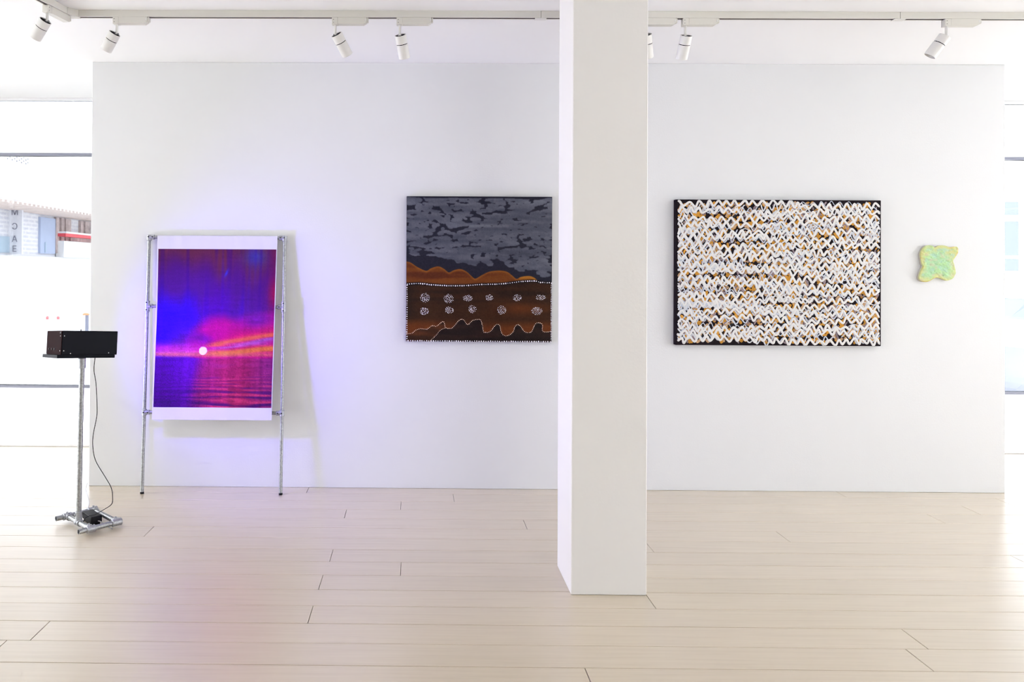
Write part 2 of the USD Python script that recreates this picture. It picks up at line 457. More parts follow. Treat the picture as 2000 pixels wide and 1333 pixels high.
def car(name, loc, yaw, label, body_m):
    """Saloon car: nose along local -x; profile extruded with tumblehome, glass, wheels, lamps."""
    c = Thing(name, loc, label=label, cat='car')
    cs, sn = math.cos(yaw), math.sin(yaw)
    Rz = np.array([[cs, -sn, 0], [sn, cs, 0], [0, 0, 1]])
    W = lambda m: moved(m, Rz, loc)
    prof = smooth_line([(-2.1, 0.28), (-2.15, 0.5), (-2.02, 0.70), (-1.3, 0.86), (-0.75, 0.95), (-0.1, 1.38), (0.6, 1.45), (1.25, 1.36), (1.85, 1.02), (2.1, 0.95), (2.15, 0.5), (2.08, 0.28)], 4)
    n = len(prof)
    ys = [-0.86, -0.80, 0.80, 0.86]
    vs = []
    for y in ys:
        z = prof[:, 1].copy()
        inset = np.clip((z - 0.9) / 0.5, 0, 1) * 0.20 * np.sign(y)
        zz = z if abs(y) < 0.83 else np.minimum(z, np.maximum(z - 0.06, 0.28))
        vs.append(np.stack([prof[:, 0], y - inset, zz], 1))
    v = np.vstack(vs)
    body = m3.Manifold.hull_points(v[np.concatenate([np.arange(n) + i * n for i in range(4)])][v[:, 2] < 0.97])
    cab = m3.Manifold.hull_points(np.array([(-0.80, s * 0.76, 0.93) for s in (-1, 1)] + [(-0.12, s * 0.60, 1.40) for s in (-1, 1)] + [(0.6, s * 0.60, 1.45) for s in (-1, 1)] + [(1.25, s * 0.60, 1.37) for s in (-1, 1)] + [(1.9, s * 0.74, 0.93) for s in (-1, 1)]))
    for wx in (-1.32, 1.32):
        body = body - m3.Manifold(m3.Mesh(*[np.asarray(q, d) for q, d in zip(cyl((wx, -1, 0.31), (wx, 1, 0.31), 0.36, 28), (np.float32, np.uint32))])) if False else body
    c.part('body', W(body), body_m)
    c.part('cabin', W(cab), M_palew)
    c.part('roof', W(box(-0.1, 1.25, -0.58, 0.58, 1.39, 1.468, 0.02)), body_m)
    for wx in (-1.32, 1.32):
        for s in (-1, 1):
            a = c.part('wheel', W(cyl((wx, s * 0.70, 0.31), (wx, s * 0.90, 0.31), 0.31, 28, 0.03)), M_black, 40)
            c.part('hub', W(cyl((wx, s * 0.90, 0.31), (wx, s * 0.912, 0.31), 0.19, 20, 0.005)), M_galv, 40, parent=a)
    for s in (-1, 1):
        hl = m3.Manifold.hull_points(np.array([(-2.15, s * 0.45, 0.58), (-2.15, s * 0.78, 0.60), (-1.93, s * 0.86, 0.68), (-1.96, s * 0.5, 0.72), (-2.12, s * 0.78, 0.52), (-1.85, s * 0.86, 0.63)]))
        c.part('headlamp', W(hl), M_plinth)
    c.part('bumper', W(box(-2.19, -2.05, -0.8, 0.8, 0.26, 0.44, 0.04)), body_m)


M_carblue = mat('car_blue', (0.026, 0.038, 0.066), 0.6, spec=0.15)
M_carwhite = mat('car_white', (0.86, 0.86, 0.87), 0.35)
car('parked_car', (7.95, 8.9, -0.4), math.radians(14), 'blue car parked just outside the right window', M_carblue)
car('parked_car', (9.9, 12.6, -0.4), math.radians(4), 'white car parked behind the blue car outside the right window', M_carwhite)

# ------------------------------------------------------------------ lighting track and spotlights
TZ = 2.775
trk = Thing('lighting_track', (0, 3.92, TZ), label='cream ceiling lighting track running across with corner to the left', cat='lighting track')


def rail_section(p, q, name='rail', w=0.035):
    """U-shaped rail: two cheeks, web on top and a dark slot recessed underneath."""
    p, q = np.array([*p, 0.0]), np.array([*q, 0.0])
    L = np.linalg.norm(q - p); d = (q - p) / L
    s = np.array([d[1], -d[0], 0])
    Rm = np.stack([d, s, np.cross(d, s)], 1)
    zz = 1 if Rm[2, 2] > 0 else -1
    outer = m3.Manifold(m3.Mesh(*_mm(box(0, L, -w / 2, w / 2, 0, H - TZ, 0.001))))
    slot = box(0.002, L - 0.002, -0.009, 0.009, -0.01, 0.012)
    b = moved(outer - slot, np.stack([d, -s, [0, 0, 1]], 1), (p[0], p[1], TZ))
    r = trk.part(name, b, M_track)
    trk.part('slot', moved(box(0.003, L - 0.003, -0.0088, 0.0088, 0.0008, 0.0116), np.stack([d, -s, [0, 0, 1]], 1), (p[0], p[1], TZ)), M_slot, parent=r)


def _mm(m):
    v, f = vf(m)
    return v.astype(np.float32), f.astype(np.uint32)


ty = 3.9225
rail_section((-1.80, ty), (0.646, ty))
rail_section((0.648, ty), (2.528, ty))
rail_section((2.530, ty), (4.30, ty))
sd = np.array([-0.180, -0.984])
c0 = np.array([-1.846, ty])
rail_section(tuple(c0 + sd * 0.055), tuple(c0 + sd * 1.6))
corner = m3.Manifold.hull_points(np.array([(x, y, z) for x, y in ((-1.80, ty - 0.0175), (-1.80, ty + 0.0175), (-1.866, ty + 0.0175), (-1.874, ty - 0.05), (-1.838, ty - 0.055)) for z in (TZ - 0.0015, H)]))
trk.part('corner_connector', corner, M_track)
trk.part('corner_clip', box(-1.852, -1.842, ty - 0.05, ty - 0.012, TZ - 0.0035, TZ - 0.0015, 0.0005), M_lamp)
for jx in (0.647, 2.529):
    trk.part('joint_cover', box(jx - 0.03, jx + 0.03, ty - 0.017, ty + 0.017, TZ - 0.004, TZ, 0.001), M_lamp)


def spotlight(base, along, topd, botd, dy, label):
    """base: (x, y) of the stem; along: unit direction of the adapter on the rail; topd, botd: (dx, z) of head axis ends; dy: how far the head leans to the wall."""
    bx0, by0 = base
    t = Thing('track_spotlight', (bx0, by0, TZ), label=label, cat='spotlight', group='white spotlights on the ceiling track')
    d = np.array([along[0], along[1], 0.0]); s = np.array([-d[1], d[0], 0.0])
    Rm = np.stack([d, s, [0, 0, 1]], 1)
    put_ = lambda m: moved(m, Rm, (bx0, by0, TZ))
    t.part('mount', put_(box(-0.017, 0.015, -0.017, 0.017, -0.038, -0.0002, 0.002)), M_track)
    body = m3.Manifold.hull_points(np.array([(x, y, z) for y in (-0.0165, 0.0165) for x, z in ((0.015, -0.0005), (0.166, -0.0005), (0.166, -0.026), (0.150, -0.036), (0.015, -0.036))]))
    bd = t.part('adapter', put_(body), M_track)
    t.part('latch', put_(box(0.166, 0.176, -0.012, 0.012, -0.024, -0.001, 0.002)), M_track, parent=bd)
    t.part('lever', put_(box(0.158, 0.165, -0.0185, -0.0165, -0.020, -0.008, 0.0005)), M_lamp, parent=bd)
    for zz in (-0.012, -0.028):
        t.part('screw', put_(cyl((-0.008, -0.017, zz), (-0.008, -0.0178, zz), 0.0018, 10)), M_screw)
    A = np.array([bx0 + topd[0], by0 - 0.006, topd[1]])
    B = np.array([bx0 + botd[0], by0 - 0.006 + dy, botd[1]])
    ax = B - A; L = np.linalg.norm(ax); ax /= L
    t.part('stem', cyl((bx0, by0, TZ - 0.038), (bx0, by0, topd[1] - 0.002), 0.0068, 16), M_lamp, 40)
    pv_ = np.array([bx0, by0, topd[1] + 0.004])
    t.part('pivot', cyl(pv_ + [-0.010, 0, -0.006], pv_ + [0.010, 0, -0.006], 0.0055, 14, 0.001), M_galv, 40)
    R, g = 0.0305, 0.36 * L
    top = [(R - 0.003, 0.016), (R - 0.003, 0.0), (R - 0.001, 0.0), (R, 0.0015), (R, g), (R - 0.003, g), (R - 0.003, 0.016)]
    t.part('rear_housing', lathe(top, A, ax, 40), M_lamp, 30)
    t.part('groove', lathe([(R - 0.006, g - 0.002), (R - 0.0022, g - 0.002), (R - 0.0022, g + 0.0058), (R - 0.006, g + 0.0058)], A, ax, 40), M_black, 30)
    bot = [(0.004, g + 0.0038), (R, g + 0.0038), (R, L - 0.0015), (R - 0.001, L), (R - 0.004, L), (R - 0.004, L - 0.02), (0.004, L - 0.02)]
    t.part('front_housing', lathe(bot, A, ax, 40), M_lamp, 30)
    hs = [lathe([(0.0005, 0.012), (R - 0.003, 0.012), (R - 0.003, 0.016), (0.0005, 0.016)], A, ax, 32)]
    Rf = frame_mat(ax)
    for q in range(-3, 4):
        w = math.sqrt(max((R - 0.004) ** 2 - (q * 0.0075) ** 2, 1e-6))
        hs.append(moved(box(q * 0.0075 - 0.0012, q * 0.0075 + 0.0012, -w, w, 0.0025, 0.013), Rf, A))
    t.part('heat_sink', join(*hs), M_black)
    t.part('lens', lathe([(0.0005, L - 0.018), (R - 0.0045, L - 0.018), (R - 0.0045, L - 0.0165), (0.0005, L - 0.014)], A, ax, 32), mat('lens_%d' % used[('/World', 'track_spotlight')], (0.75, 0.75, 0.72), 0.15), 30)


XR = (1.0, 0.0)
spotlight((-1.884, 3.745), (0.180, 0.984), (-0.006, 2.697), (-0.074, 2.617), 0.030, 'white track spotlight on the short rail at the far left corner')
spotlight((-1.601, ty), XR, (-0.008, 2.689), (-0.068, 2.608), 0.030, 'white track spotlight above the left end of the wall, tilted left')
spotlight((-0.439, ty), XR, (0.007, 2.687), (0.060, 2.594), 0.062, 'white track spotlight leaning right, between sunset banner and dotted painting')
spotlight((-0.097, ty), XR, (0.003, 2.684), (0.025, 2.579), 0.062, 'white track spotlight nearly upright, above the left edge of dotted painting')
spotlight((1.190, ty), XR, (0.011, 2.690), (0.040, 2.586), 0.062, 'white track spotlight half hidden behind the column')
spotlight((1.410, ty), XR, (0.004, 2.686), (-0.001, 2.577), 0.058, 'white track spotlight hanging straight, just right of the column')
spotlight((2.780, ty), XR, (-0.011, 2.686), (-0.068, 2.589), 0.034, 'white track spotlight at far right, above the zigzag painting edge, tilted left')

# ------------------------------------------------------------------ projector stand
ph = math.radians(48)
a2, e2 = np.array([math.cos(ph), math.sin(ph)]), np.array([math.sin(ph), -math.cos(ph)])
PC = np.array([-1.868, 4.112])
zb, ro, ri = 0.030, 0.0138, 0.0112
V = lambda p, z: np.array([p[0], p[1], z])
Lc, Fc = PC - 0.150 * e2, PC + 0.150 * e2
Rc, Bc = Fc + 0.150 * a2, Lc + 0.150 * a2
st = Thing('projector_stand', (PC[0], PC[1], 0), label='galvanised pipe stand with an open rectangular foot by the left window', cat='stand')
st.part('pole', pipe(V(PC, zb + 0.01), (-1.856, 4.109, 0.939), ro, ri), M_galv, 40)
st.part('base_pipe', pipe(V(Lc, zb), V(Fc, zb), ro, ri), M_galv, 40)
st.part('base_pipe', pipe(V(Lc - 0.062 * a2, zb), V(Bc, zb), ro, ri), M_galv, 40)
st.part('base_pipe', pipe(V(Fc - 0.066 * a2, zb), V(Rc, zb), ro, ri), M_galv, 40)
st.part('base_pipe', pipe(V(Bc, zb), V(Rc, zb), ro, ri), M_galv, 40)


def fitting(t, c, d1, l1, d2, l2, R=0.0195, screws=(), srad=0.006, d2r=None):
    """Cast tee: sleeve along d1 (from -l1[0] to l1[1]) and a branch along d2 of length l2, rounded collars, grub screws."""
    c, d1, d2 = np.asarray(c, float), np.asarray(d1, float), np.asarray(d2, float)

    def solid(pr, p, d):
        q = m3.CrossSection([np.asarray(pr, float)], m3.FillRule.NonZero).revolve(28)
        Rm_ = frame_mat(d)
        return q.transform(np.concatenate([Rm_, np.asarray(p, float)[:, None]], 1))

    def sl(p, d, a, b, rad):
        L = b - a
        pr = [(0.0, 0), (rad * 0.86, 0), (rad * 1.0, 0.0025), (rad * 1.0, 0.006), (rad * 0.93, 0.009), (rad * 0.93, L - 0.009), (rad, L - 0.006), (rad, L - 0.0025), (rad * 0.86, L), (0.0, L)]
        return solid(pr, p + d * a, d)
    body = sl(c, d1, -l1[0], l1[1], R) + sl(c, d2, 0.0, l2, R * (d2r or 0.97))
    f = t.part('fitting', body, M_cast, 35)
    for p, d in screws:
        p, d = np.asarray(p, float), np.asarray(d, float)
        d = d / np.linalg.norm(d)
        t.part('grub_screw', lathe([(0, 0), (srad, 0), (srad, 0.005), (srad * 0.8, 0.0062), (srad * 0.45, 0.0062), (srad * 0.4, 0.003), (0, 0.003)], p, d, 14), M_cast if srad > 0.005 else M_screw, 40, parent=f)


A3, E3, Z3 = np.array([*a2, 0]), np.array([*e2, 0]), np.array([0, 0, 1.0])
fitting(st, V(PC, zb), E3, (0.024, 0.024), Z3, 0.062, screws=[(V(PC, zb + 0.045) - A3 * 0.018, -A3), (V(PC, zb) - A3 * 0.018 + 0 * Z3, -A3)])
fitting(st, V(Lc, zb), A3, (0.024, 0.024), E3, 0.036, screws=[(V(Lc, zb + 0.018), Z3), (V(Lc + 0.022 * e2, zb + 0.018), Z3)])
fitting(st, V(Fc, zb), A3, (0.024, 0.024), -E3, 0.036, screws=[(V(Fc, zb + 0.018), Z3), (V(Fc - 0.022 * e2, zb + 0.018), Z3)])
fitting(st, V(Rc, zb), A3, (0.034, 0.022), -E3, 0.036, R=0.0205, screws=[(V(Rc, zb + 0.019), Z3), (V(Rc - 0.024 * e2, zb + 0.018), Z3)])
fitting(st, V(Bc, zb), A3, (0.034, 0.022), E3, 0.036, R=0.0205, screws=[(V(Bc, zb + 0.019), Z3), (V(Bc + 0.024 * e2, zb + 0.018), Z3)])
tp = np.array([-1.856, 4.109, 0.885])
st.part('pole_socket', lathe([(0.0141, 0), (0.018, 0.0), (0.0195, 0.004), (0.0195, 0.055), (0.0141, 0.055)], tp, (0, 0, 1), 28), M_cast, 40)

# ------------------------------------------------------------------ light box (projector) on the stand
ph2 = 0.72
ax2, nx2 = np.array([math.cos(ph2), math.sin(ph2), 0]), np.array([math.sin(ph2), -math.cos(ph2), 0])
LB, WB = 0.2886, 0.2735
Rb = np.stack([ax2, -nx2, [0, 0, 1.0]], 1)         # local x along the beam, local y away from the camera
BCn = np.array([-1.858, 4.109, 0.0])
TI = math.radians(-5.5)                              # the box is mounted tipped a little towards the banner
Rt = np.array([[1, 0, 0], [0, math.cos(TI), -math.sin(TI)], [0, math.sin(TI), math.cos(TI)]])
PIV = np.array([-1.858, 4.109, 0.962])
W = lambda m: moved(moved(moved(m, Rb, BCn), np.eye(3), -PIV), Rt, PIV)
pb = Thing('projector_box', (-1.858, 4.109, 0.945), label='black board light box on the pipe stand, shining violet towards the banner', cat='projector')
hx, hy = LB / 2, WB / 2
z0, z1 = 0.962, 1.0905
outer = box(-hx, hx, -hy, hy, z0, z1, 0.002)
cav = box(hx - 0.042, hx + 0.02, -0.12, 0.055, z0 + 0.02, z1 - 0.02)
pb.part('case', W(outer - cav), M_board)
pb.part('end_panel', W(box(-hx - 0.003, -hx - 0.0002, -hy + 0.001, hy - 0.001, z0 + 0.001, z1 - 0.001, 0.001)), M_maroon, label='dark maroon end panel')
pb.part('base_plate', W(box(-hx - 0.022, hx - 0.012, -hy - 0.004, hy - 0.004, 0.945, z0, 0.001)), M_board)
pb.part('light_panel', W(box(hx - 0.040, hx - 0.036, -0.04, 0.05, z0 + 0.025, z1 - 0.025)), VIOLET)
for lx, lz in ((-hx + 0.010, z1 - 0.028), (-hx + 0.010, z0 + 0.022), (-hx + 0.045, z0 + 0.008), (hx - 0.045, z0 + 0.010)):
    pb.part('screw', W(cyl((lx, -hy, lz), (lx, -hy - 0.0018, lz), 0.0028, 10)), M_bright, 40)
for ly, lz in ((-hy + 0.02, z1 - 0.028), (-hy + 0.02, z0 + 0.022)):
    pb.part('screw', W(cyl((-hx - 0.003, ly, lz), (-hx - 0.0048, ly, lz), 0.0028, 10)), M_bright, 40)
pb.part('screw', W(cyl((hx, -hy + 0.02, z0 + 0.085), (hx + 0.0018, -hy + 0.02, z0 + 0.085), 0.0028, 10)), M_bright, 40)
for ly in (-0.02, 0.03, 0.08):
    pb.part('socket', W(cyl((-hx - 0.003, ly, z0 + 0.03), (-hx - 0.006, ly, z0 + 0.03), 0.006, 14)), M_black, 40)
pb.part('latch', W(box(-hx - 0.006, -hx - 0.003, -hy + 0.004, -hy + 0.03, z1 - 0.016, z1 - 0.006, 0.001)), M_black)
pb.part('top_pin', W(cyl((-0.01, 0, z1), (-0.01, 0, z1 + 0.010), 0.0028, 10)), M_screw, 40)

# power supply and cables
bk = Thing('power_supply', (-1.832, 4.196, 0), label='black power brick lying inside the foot of the stand', cat='power supply')
pb2 = math.radians(-47)
Rk = np.array([[math.cos(pb2), -math.sin(pb2), 0], [math.sin(pb2), math.cos(pb2), 0], [0, 0, 1]])
bk.part('case', moved(box(-0.072, 0.072, -0.030, 0.030, 0.001, 0.040, 0.003), Rk, (-1.832, 4.200, 0.012)), M_black)
bk.part('foot', moved(box(-0.06, 0.06, -0.024, 0.024, 0.0, 0.013, 0.001), Rk, (-1.832, 4.200, 0.0)), M_black)
cpts = [(-1.795, 4.135, 0.939), (-1.802, 4.14, 0.87), (-1.790, 4.14, 0.793), (-1.783, 4.14, 0.668), (-1.785, 4.14, 0.608), (-1.804, 4.14, 0.505), (-1.804, 4.14, 0.433),
        (-1.789, 4.145, 0.36), (-1.736, 4.15, 0.268), (-1.708, 4.16, 0.208), (-1.704, 4.17, 0.150), (-1.714, 4.18, 0.110), (-1.755, 4.185, 0.080), (-1.798, 4.165, 0.058), (-1.822, 4.135, 0.057), (-1.835, 4.11, 0.050), (-1.838, 4.100, 0.02), (-1.836, 4.09, 0.0035), (-1.83, 4.02, 0.0035)]
single('power_cable', tube(smooth_line(cpts, 6), 0.0021, 8), M_cable, label='thin black cable dropping from the light box to the power brick', cat='cable', smooth=True)
single('mains_lead', tube(smooth_line([(-1.782, 4.155, 0.025), (-1.760, 4.148, 0.022), (-1.735, 4.135, 0.012), (-1.705, 4.118, 0.0045), (-1.672, 4.090, 0.0035)], 6), 0.0032, 8), M_grey_cable,
       label='grey lead running from the power brick under the foot pipe', cat='cable', smooth=True)
single('floor_cord', tube(smooth_line([(-1.93, 4.33, 0.0025), (-1.954, 4.404, 0.0025), (-1.99, 4.52, 0.0025), (-2.06, 4.66, 0.0025), (-2.15, 4.83, 0.0025), (-2.21, 5.0, 0.0025)], 6), 0.002, 8), M_cord,
       label='thin pale cord on the floor trailing behind the wall end', cat='cable', smooth=True)

# ------------------------------------------------------------------ pipe frame leaning on the wall
fr = Thing('banner_frame', (-1.3, 4.737, 0), label='galvanised pipe frame leaning on the white wall and carrying the sunset banner', cat='frame')
yl = lambda z: 4.738 + 0.0805 * z
fo, fi = 0.0108, 0.0085
PLf, PLt = np.array([-1.748, yl(0), 0.0]), np.array([-1.7625, yl(1.648), 1.648])
PRf, PRt = np.array([-0.861, yl(0), 0.0]), np.array([-0.8700, yl(1.646), 1.646])
ptL = lambda z: PLf + (PLt - PLf) * z / 1.648
ptR = lambda z: PRf + (PRt - PRf) * z / 1.646
for p0, p1 in ((PLf, PLt), (PRf, PRt)):
    fr.part('upright', pipe(p0 + [0, 0, 0.001], p1, fo, fi), M_galv, 40)
up = (PLt - PLf) / np.linalg.norm(PLt - PLf)
front = np.array([0, -1.0, 0.0805]); front /= np.linalg.norm(front)
X3 = np.array([1.0, 0, 0])
for zl, zr, kind in ((1.646, 1.644, 'elbow'), (1.193, 1.192, 'tee'), (0.512, 0.512, 'cross')):
    a, b = ptL(zl), ptR(zr)
    fr.part('crossbar', pipe(a, b, fo, fi), M_galv, 40)
    for p, d in ((a, X3), (b, -X3)):
        if kind == 'elbow':
            fitting(fr, p, up, (0.024, 0.014), d, 0.036, R=0.0168, screws=[(p - 0 * up + front * 0.0158, front), (p + d * 0.026 + front * 0.0158, front)], srad=0.0042)
        elif kind == 'tee':
            fitting(fr, p, up, (0.036, 0.036), d, 0.038, R=0.0155, screws=[(p - 0.024 * up + front * 0.0145, front), (p + 0.024 * up + front * 0.0145, front), (p + d * 0.028 + front * 0.0145, front)], srad=0.0042)
        else:
            fitting(fr, p, up, (0.020, 0.020), d, 0.036, R=0.0162, screws=[(p + front * 0.0152, front), (p + d * 0.026 + front * 0.0152, front)], srad=0.0042)
for p in (PLf, PRf):
    fr.part('foot_cap', cyl(p, p + up * 0.012, fo + 0.0012, 24, 0.001), M_black, 40)

# ------------------------------------------------------------------ sunset banner
nr = np.random.default_rng(3)


def field(nv, nu, sy, sx, seed):
    g = gaussian_filter(np.random.default_rng(seed).standard_normal((nv, nu)), (sy, sx), mode='wrap')
    return g / g.std()


NU, NV = 260, 376
zt, zbm = 1.655, 0.472


def banner_xyz(u, v):
    z = zt + (zbm - zt) * v
    xl = -1.704 + 0.016 * v + 0.004 * np.sin(v * 5)
    xr = -0.914 - 0.010 * v
    x = xl + (xr - xl) * u
    fold = 0.0022 * np.sin(u * 23 + 1.0 + 2 * v) * (0.25 + 0.75 * np.exp(-((1 - v) / 0.15) ** 2)) + 0.0012 * np.sin(u * 51 + 0.6) * np.exp(-(v / 0.08) ** 2)
    y = 4.738 + 0.0805 * z - 0.0165 + fold - 0.012 * v
    return x, y, z


(bv, bq), U, Vv = grid_mesh(NU, NV, banner_xyz)
# print rectangle
pu0, pu1, pv0, pv1 = 0.010, 0.993, 0.0735, 0.934
s, t = (U - pu0) / (pu1 - pu0), (Vv - pv0) / (pv1 - pv0)
inside = (s >= 0) & (s <= 1) & (t >= 0) & (t <= 1)


def mixc(a, b, w):
    w = np.clip(w, 0, 1)[..., None]
    return a * (1 - w) + b * w


def sm(x, a, b):
    x = np.clip((x - a) / (b - a), 0, 1)
    return x * x * (3 - 2 * x)


C = lambda *c: np.array(c, float)
n1 = field(NV, NU, 40, 14, 1); n2 = field(NV, NU, 12, 18, 2); n3 = field(NV, NU, 90, 3, 4); n4 = field(NV, NU, 3, 26, 5); n5 = field(NV, NU, 1.4, 10, 6)
HZ = 0.684                                           # horizon
col = np.broadcast_to(C(86, 22, 128), U.shape + (3,)).copy()
col = mixc(col, C(112, 44, 70), sm(0.27 - t + 0.05 * n1, 0.0, 0.25))           # dull plum top
col = mixc(col, C(84, 40, 165), 0.6 * sm(n1 * 0.5 + n3 * 0.35, 0.1, 1.6))
col = mixc(col, C(60, 70, 175), 0.75 * np.exp(-(((s - 0.83) / 0.10) ** 2 + ((t - 0.05) / 0.06) ** 2)))
col = mixc(col, C(120, 20, 80), 0.55 * np.exp(-((s - 1.0) / 0.06) ** 2) * (t < 0.5))
blue = np.exp(-(((s - 0.10) / 0.34) ** 2 + ((t - 0.43) / 0.20) ** 2)) * 1.6 + 0.10 * n1
col = mixc(col, C(50, 0, 185), sm(blue + 0.12 * n1 + 0.05 * n3, 0.15, 1.25))
blue2 = np.exp(-(((s - 0.45) / 0.22) ** 2 + ((t - 0.36) / 0.16) ** 2)) + 0.08 * n3
col = mixc(col, C(86, 0, 150), 0.6 * sm(blue2 + 0.15 * n1, 0.2, 1.15))
col = mixc(col, C(52, 0, 130), 0.35 * sm(n3 - 0.3, 0, 1.6) * (t < 0.55))
# magenta cloud rising to the right
edge = 0.585 - 0.37 * np.minimum(s, 0.58) + 0.02 * np.sin(s * 11) + 0.020 * n2
mag = sm(t - edge, 0.0, 0.11) * sm(s + 0.08 * n2, 0.12, 0.42)
col = mixc(col, C(196, 8, 118), mag)
col = mixc(col, C(240, 26, 96), 0.6 * mag * sm(n2, -0.3, 1.4))
redw = np.exp(-((t - (0.60 - 0.17 * (s - 0.55))) / 0.055) ** 2) * sm(s, 0.45, 0.75)
col = mixc(col, C(232, 28, 92), 0.85 * redw + 0.10 * n4 * redw)
purp = np.exp(-(((s - 0.86) / 0.16) ** 2 + ((t - 0.45) / 0.06) ** 2))
col = mixc(col, C(110, 36, 165), 0.7 * purp)
col = mixc(col, C(190, 20, 70), 0.75 * np.exp(-(((s - 1.0) / 0.05) ** 2 + ((t - 0.28) / 0.10) ** 2)))
col = mixc(col, C(60, 60, 225), 0.8 * np.exp(-(((s - 0.590 + 0.5 * (t - 0.14)) / 0.012) ** 2 + ((t - 0.155) / 0.022) ** 2)))
# glow bands
b1 = 0.626 - 0.125 * np.clip(s - 0.35, 0, 1) + 0.004 * n4
pink = np.exp(-((t - (HZ - 0.045)) / 0.035) ** 2) * (1 - sm(s, 0.25, 0.7)) * sm(s, -0.2, 0.10)
col = mixc(col, C(230, 60, 150), 0.8 * pink)
col = mixc(col, C(255, 110, 140), 0.75 * np.exp(-((t - (HZ - 0.018)) / 0.017) ** 2) * (1 - 0.6 * sm(s, 0.3, 0.7)) * sm(s, -0.15, 0.12))
or1 = np.exp(-((t - b1) / 0.018) ** 2) * sm(s, 0.36, 0.55)
col = mixc(col, C(255, 106, 70), np.clip(or1 * 1.1 + 0.1 * n4 * or1, 0, 1))
b2 = b1 + 0.036 + 0.005 * n4
lav = np.exp(-((t - b2) / 0.015) ** 2) * sm(s, 0.42, 0.6)
col = mixc(col, C(206, 112, 176), 0.75 * lav * (1 - 0.5 * sm(s, 0.75, 1)) )
col = mixc(col, C(150, 112, 200), 0.5 * lav * sm(s, 0.7, 0.95))
b3 = HZ - 0.022 - 0.03 * sm(s, 0.55, 1.0)
or2 = np.exp(-((t - b3) / 0.020) ** 2) * sm(s, 0.28, 0.6)
col = mixc(col, C(255, 128, 58), np.clip(or2 * 1.15, 0, 1))
col = mixc(col, C(240, 130, 80), 0.5 * np.exp(-((t - HZ + 0.012) / 0.012) ** 2))
# sea
sea = sm(t, HZ, HZ + 0.016)
td = np.clip((t - HZ) / (1 - HZ), 0, 1)
sc = mixc(np.broadcast_to(C(104, 12, 150), col.shape), np.broadcast_to(C(176, 36, 84), col.shape), sm(s + 0.1 * n1, 0.15, 0.62))
sc = mixc(sc, C(72, 0, 120), 0.85 * (1 - sm(s, 0.0, 0.38)))
sc = mixc(sc, C(124, 40, 130), 0.6 * sm(s, 0.72, 1.0))
wv = np.sin((t - HZ) * (150 - 60 * td) * 3.4 + 0.9 * n4 + 5 * s * (0.5 - td)) * sm(td, 0.15, 0.8)
sc = mixc(sc, C(228, 66, 100), 0.55 * np.clip(wv + 0.35 * n5, 0, 1) * sm(s, 0.2, 0.55) * (0.25 + td))
sc = mixc(sc, C(52, 12, 90), 0.75 * np.clip(-wv + 0.3 * n5 - 0.1, 0, 1) * (0.25 + 0.8 * td))
sc = mixc(sc, C(58, 14, 100), 0.55 * sm(td, 0.72, 1.0) * sm(0.6 - s + 0.1 * n1, 0, 0.5))
col = mixc(col, sc, sea)
# weave of the print
weave = 0.13 * (np.sin(np.arange(NU) * 2.1)[None, :] * np.sin(np.arange(NV) * 2.3)[:, None]) + 0.11 * nr.standard_normal(U.shape) + 0.035 * n5 + 0.04 * n3
col = np.clip(col * (1 + weave[..., None] * np.clip(t * 1.4, 0.35, 1)[..., None]), 0, 255)
sun = ((s - 0.405) * 0.775) ** 2 + ((t - 0.647) * 1.02) ** 2 < 0.0262 ** 2
white = C(222, 220, 226)
col[sun] = white
bcol = lin(np.where((inside & ~sun)[..., None], col * 0.86, white))
M_cloth = paint_mat('printed_cloth', 0.85, bump=(700, 0.0004), spec=0.15)
bn = Thing('sunset_banner', (-1.31, 4.8, 0.472), label='white cloth banner printed with a violet sunset over sea', cat='banner')
bn.part('cloth', (bv, bq), M_cloth, True, color=bcol.reshape(-1, 3))
# sleeve over the top bar: a half tube at the top edge, closing behind it
tx = np.linspace(0, 1, 60)
th = np.linspace(0, 1, 14)
sx_, st_ = np.meshgrid(tx, th)
a, b = ptL(1.646), ptR(1.644)
cx_ = -1.704 + (0.790) * sx_
cy0 = 4.738 + 0.0805 * 1.645
ang = math.pi * (1.02 - 1.25 * st_)
rr = 0.0142 + 0.0006 * np.sin(sx_ * 70)
sv = np.stack([cx_, cy0 - 0.0 + rr * np.cos(ang), 1.6435 + rr * np.sin(ang)], -1).reshape(-1, 3)
i, j = np.meshgrid(np.arange(13), np.arange(59), indexing='ij')
q0 = i * 60 + j
bn.part('top_sleeve', (sv, np.stack([q0, q0 + 1, q0 + 61, q0 + 60], -1).reshape(-1, 4)), mat('white_cloth', (0.72, 0.71, 0.75), 0.85, spec=0.15), True)

# ------------------------------------------------------------------ dotted landscape painting
PX0, PX1, PZ0, PZ1, PD = -0.0695, 0.8840, 0.9700, 1.9230, 0.035
pt = Thing('dotted_landscape_painting', ((PX0 + PX1) / 2, WALL_Y - PD, PZ0), label='square painting of grey clouds over brown hills with white dots', cat='painting')
pt.part('canvas', box(PX0, PX1, WALL_Y - PD, WALL_Y - 0.001, PZ0, PZ1, 0.002), mat('canvas_edge', (0.035, 0.028, 0.03), 0.7))
N1 = 330
fy = WALL_Y - PD - 0.0004
(gv, gq), U1, V1 = grid_mesh(N1, N1, lambda u, v: (PX0 + 0.0015 + (PX1 - PX0 - 0.003) * u, np.full_like(u, fy), PZ1 - 0.0015 - (PZ1 - PZ0 - 0.003) * v))
cn = lambda x: (np.asarray(x, float) - 95) / 1148
vn = lambda y: (np.asarray(y, float) - 97) / 1146


def curve(pts):
    p = smooth_line([(cn(x), vn(y)) for x, y in pts], 10)
    return p


def yat(pts, u):
    p = curve(pts)
    o = np.argsort(p[:, 0])
    return np.interp(u, p[o, 0], p[o, 1])


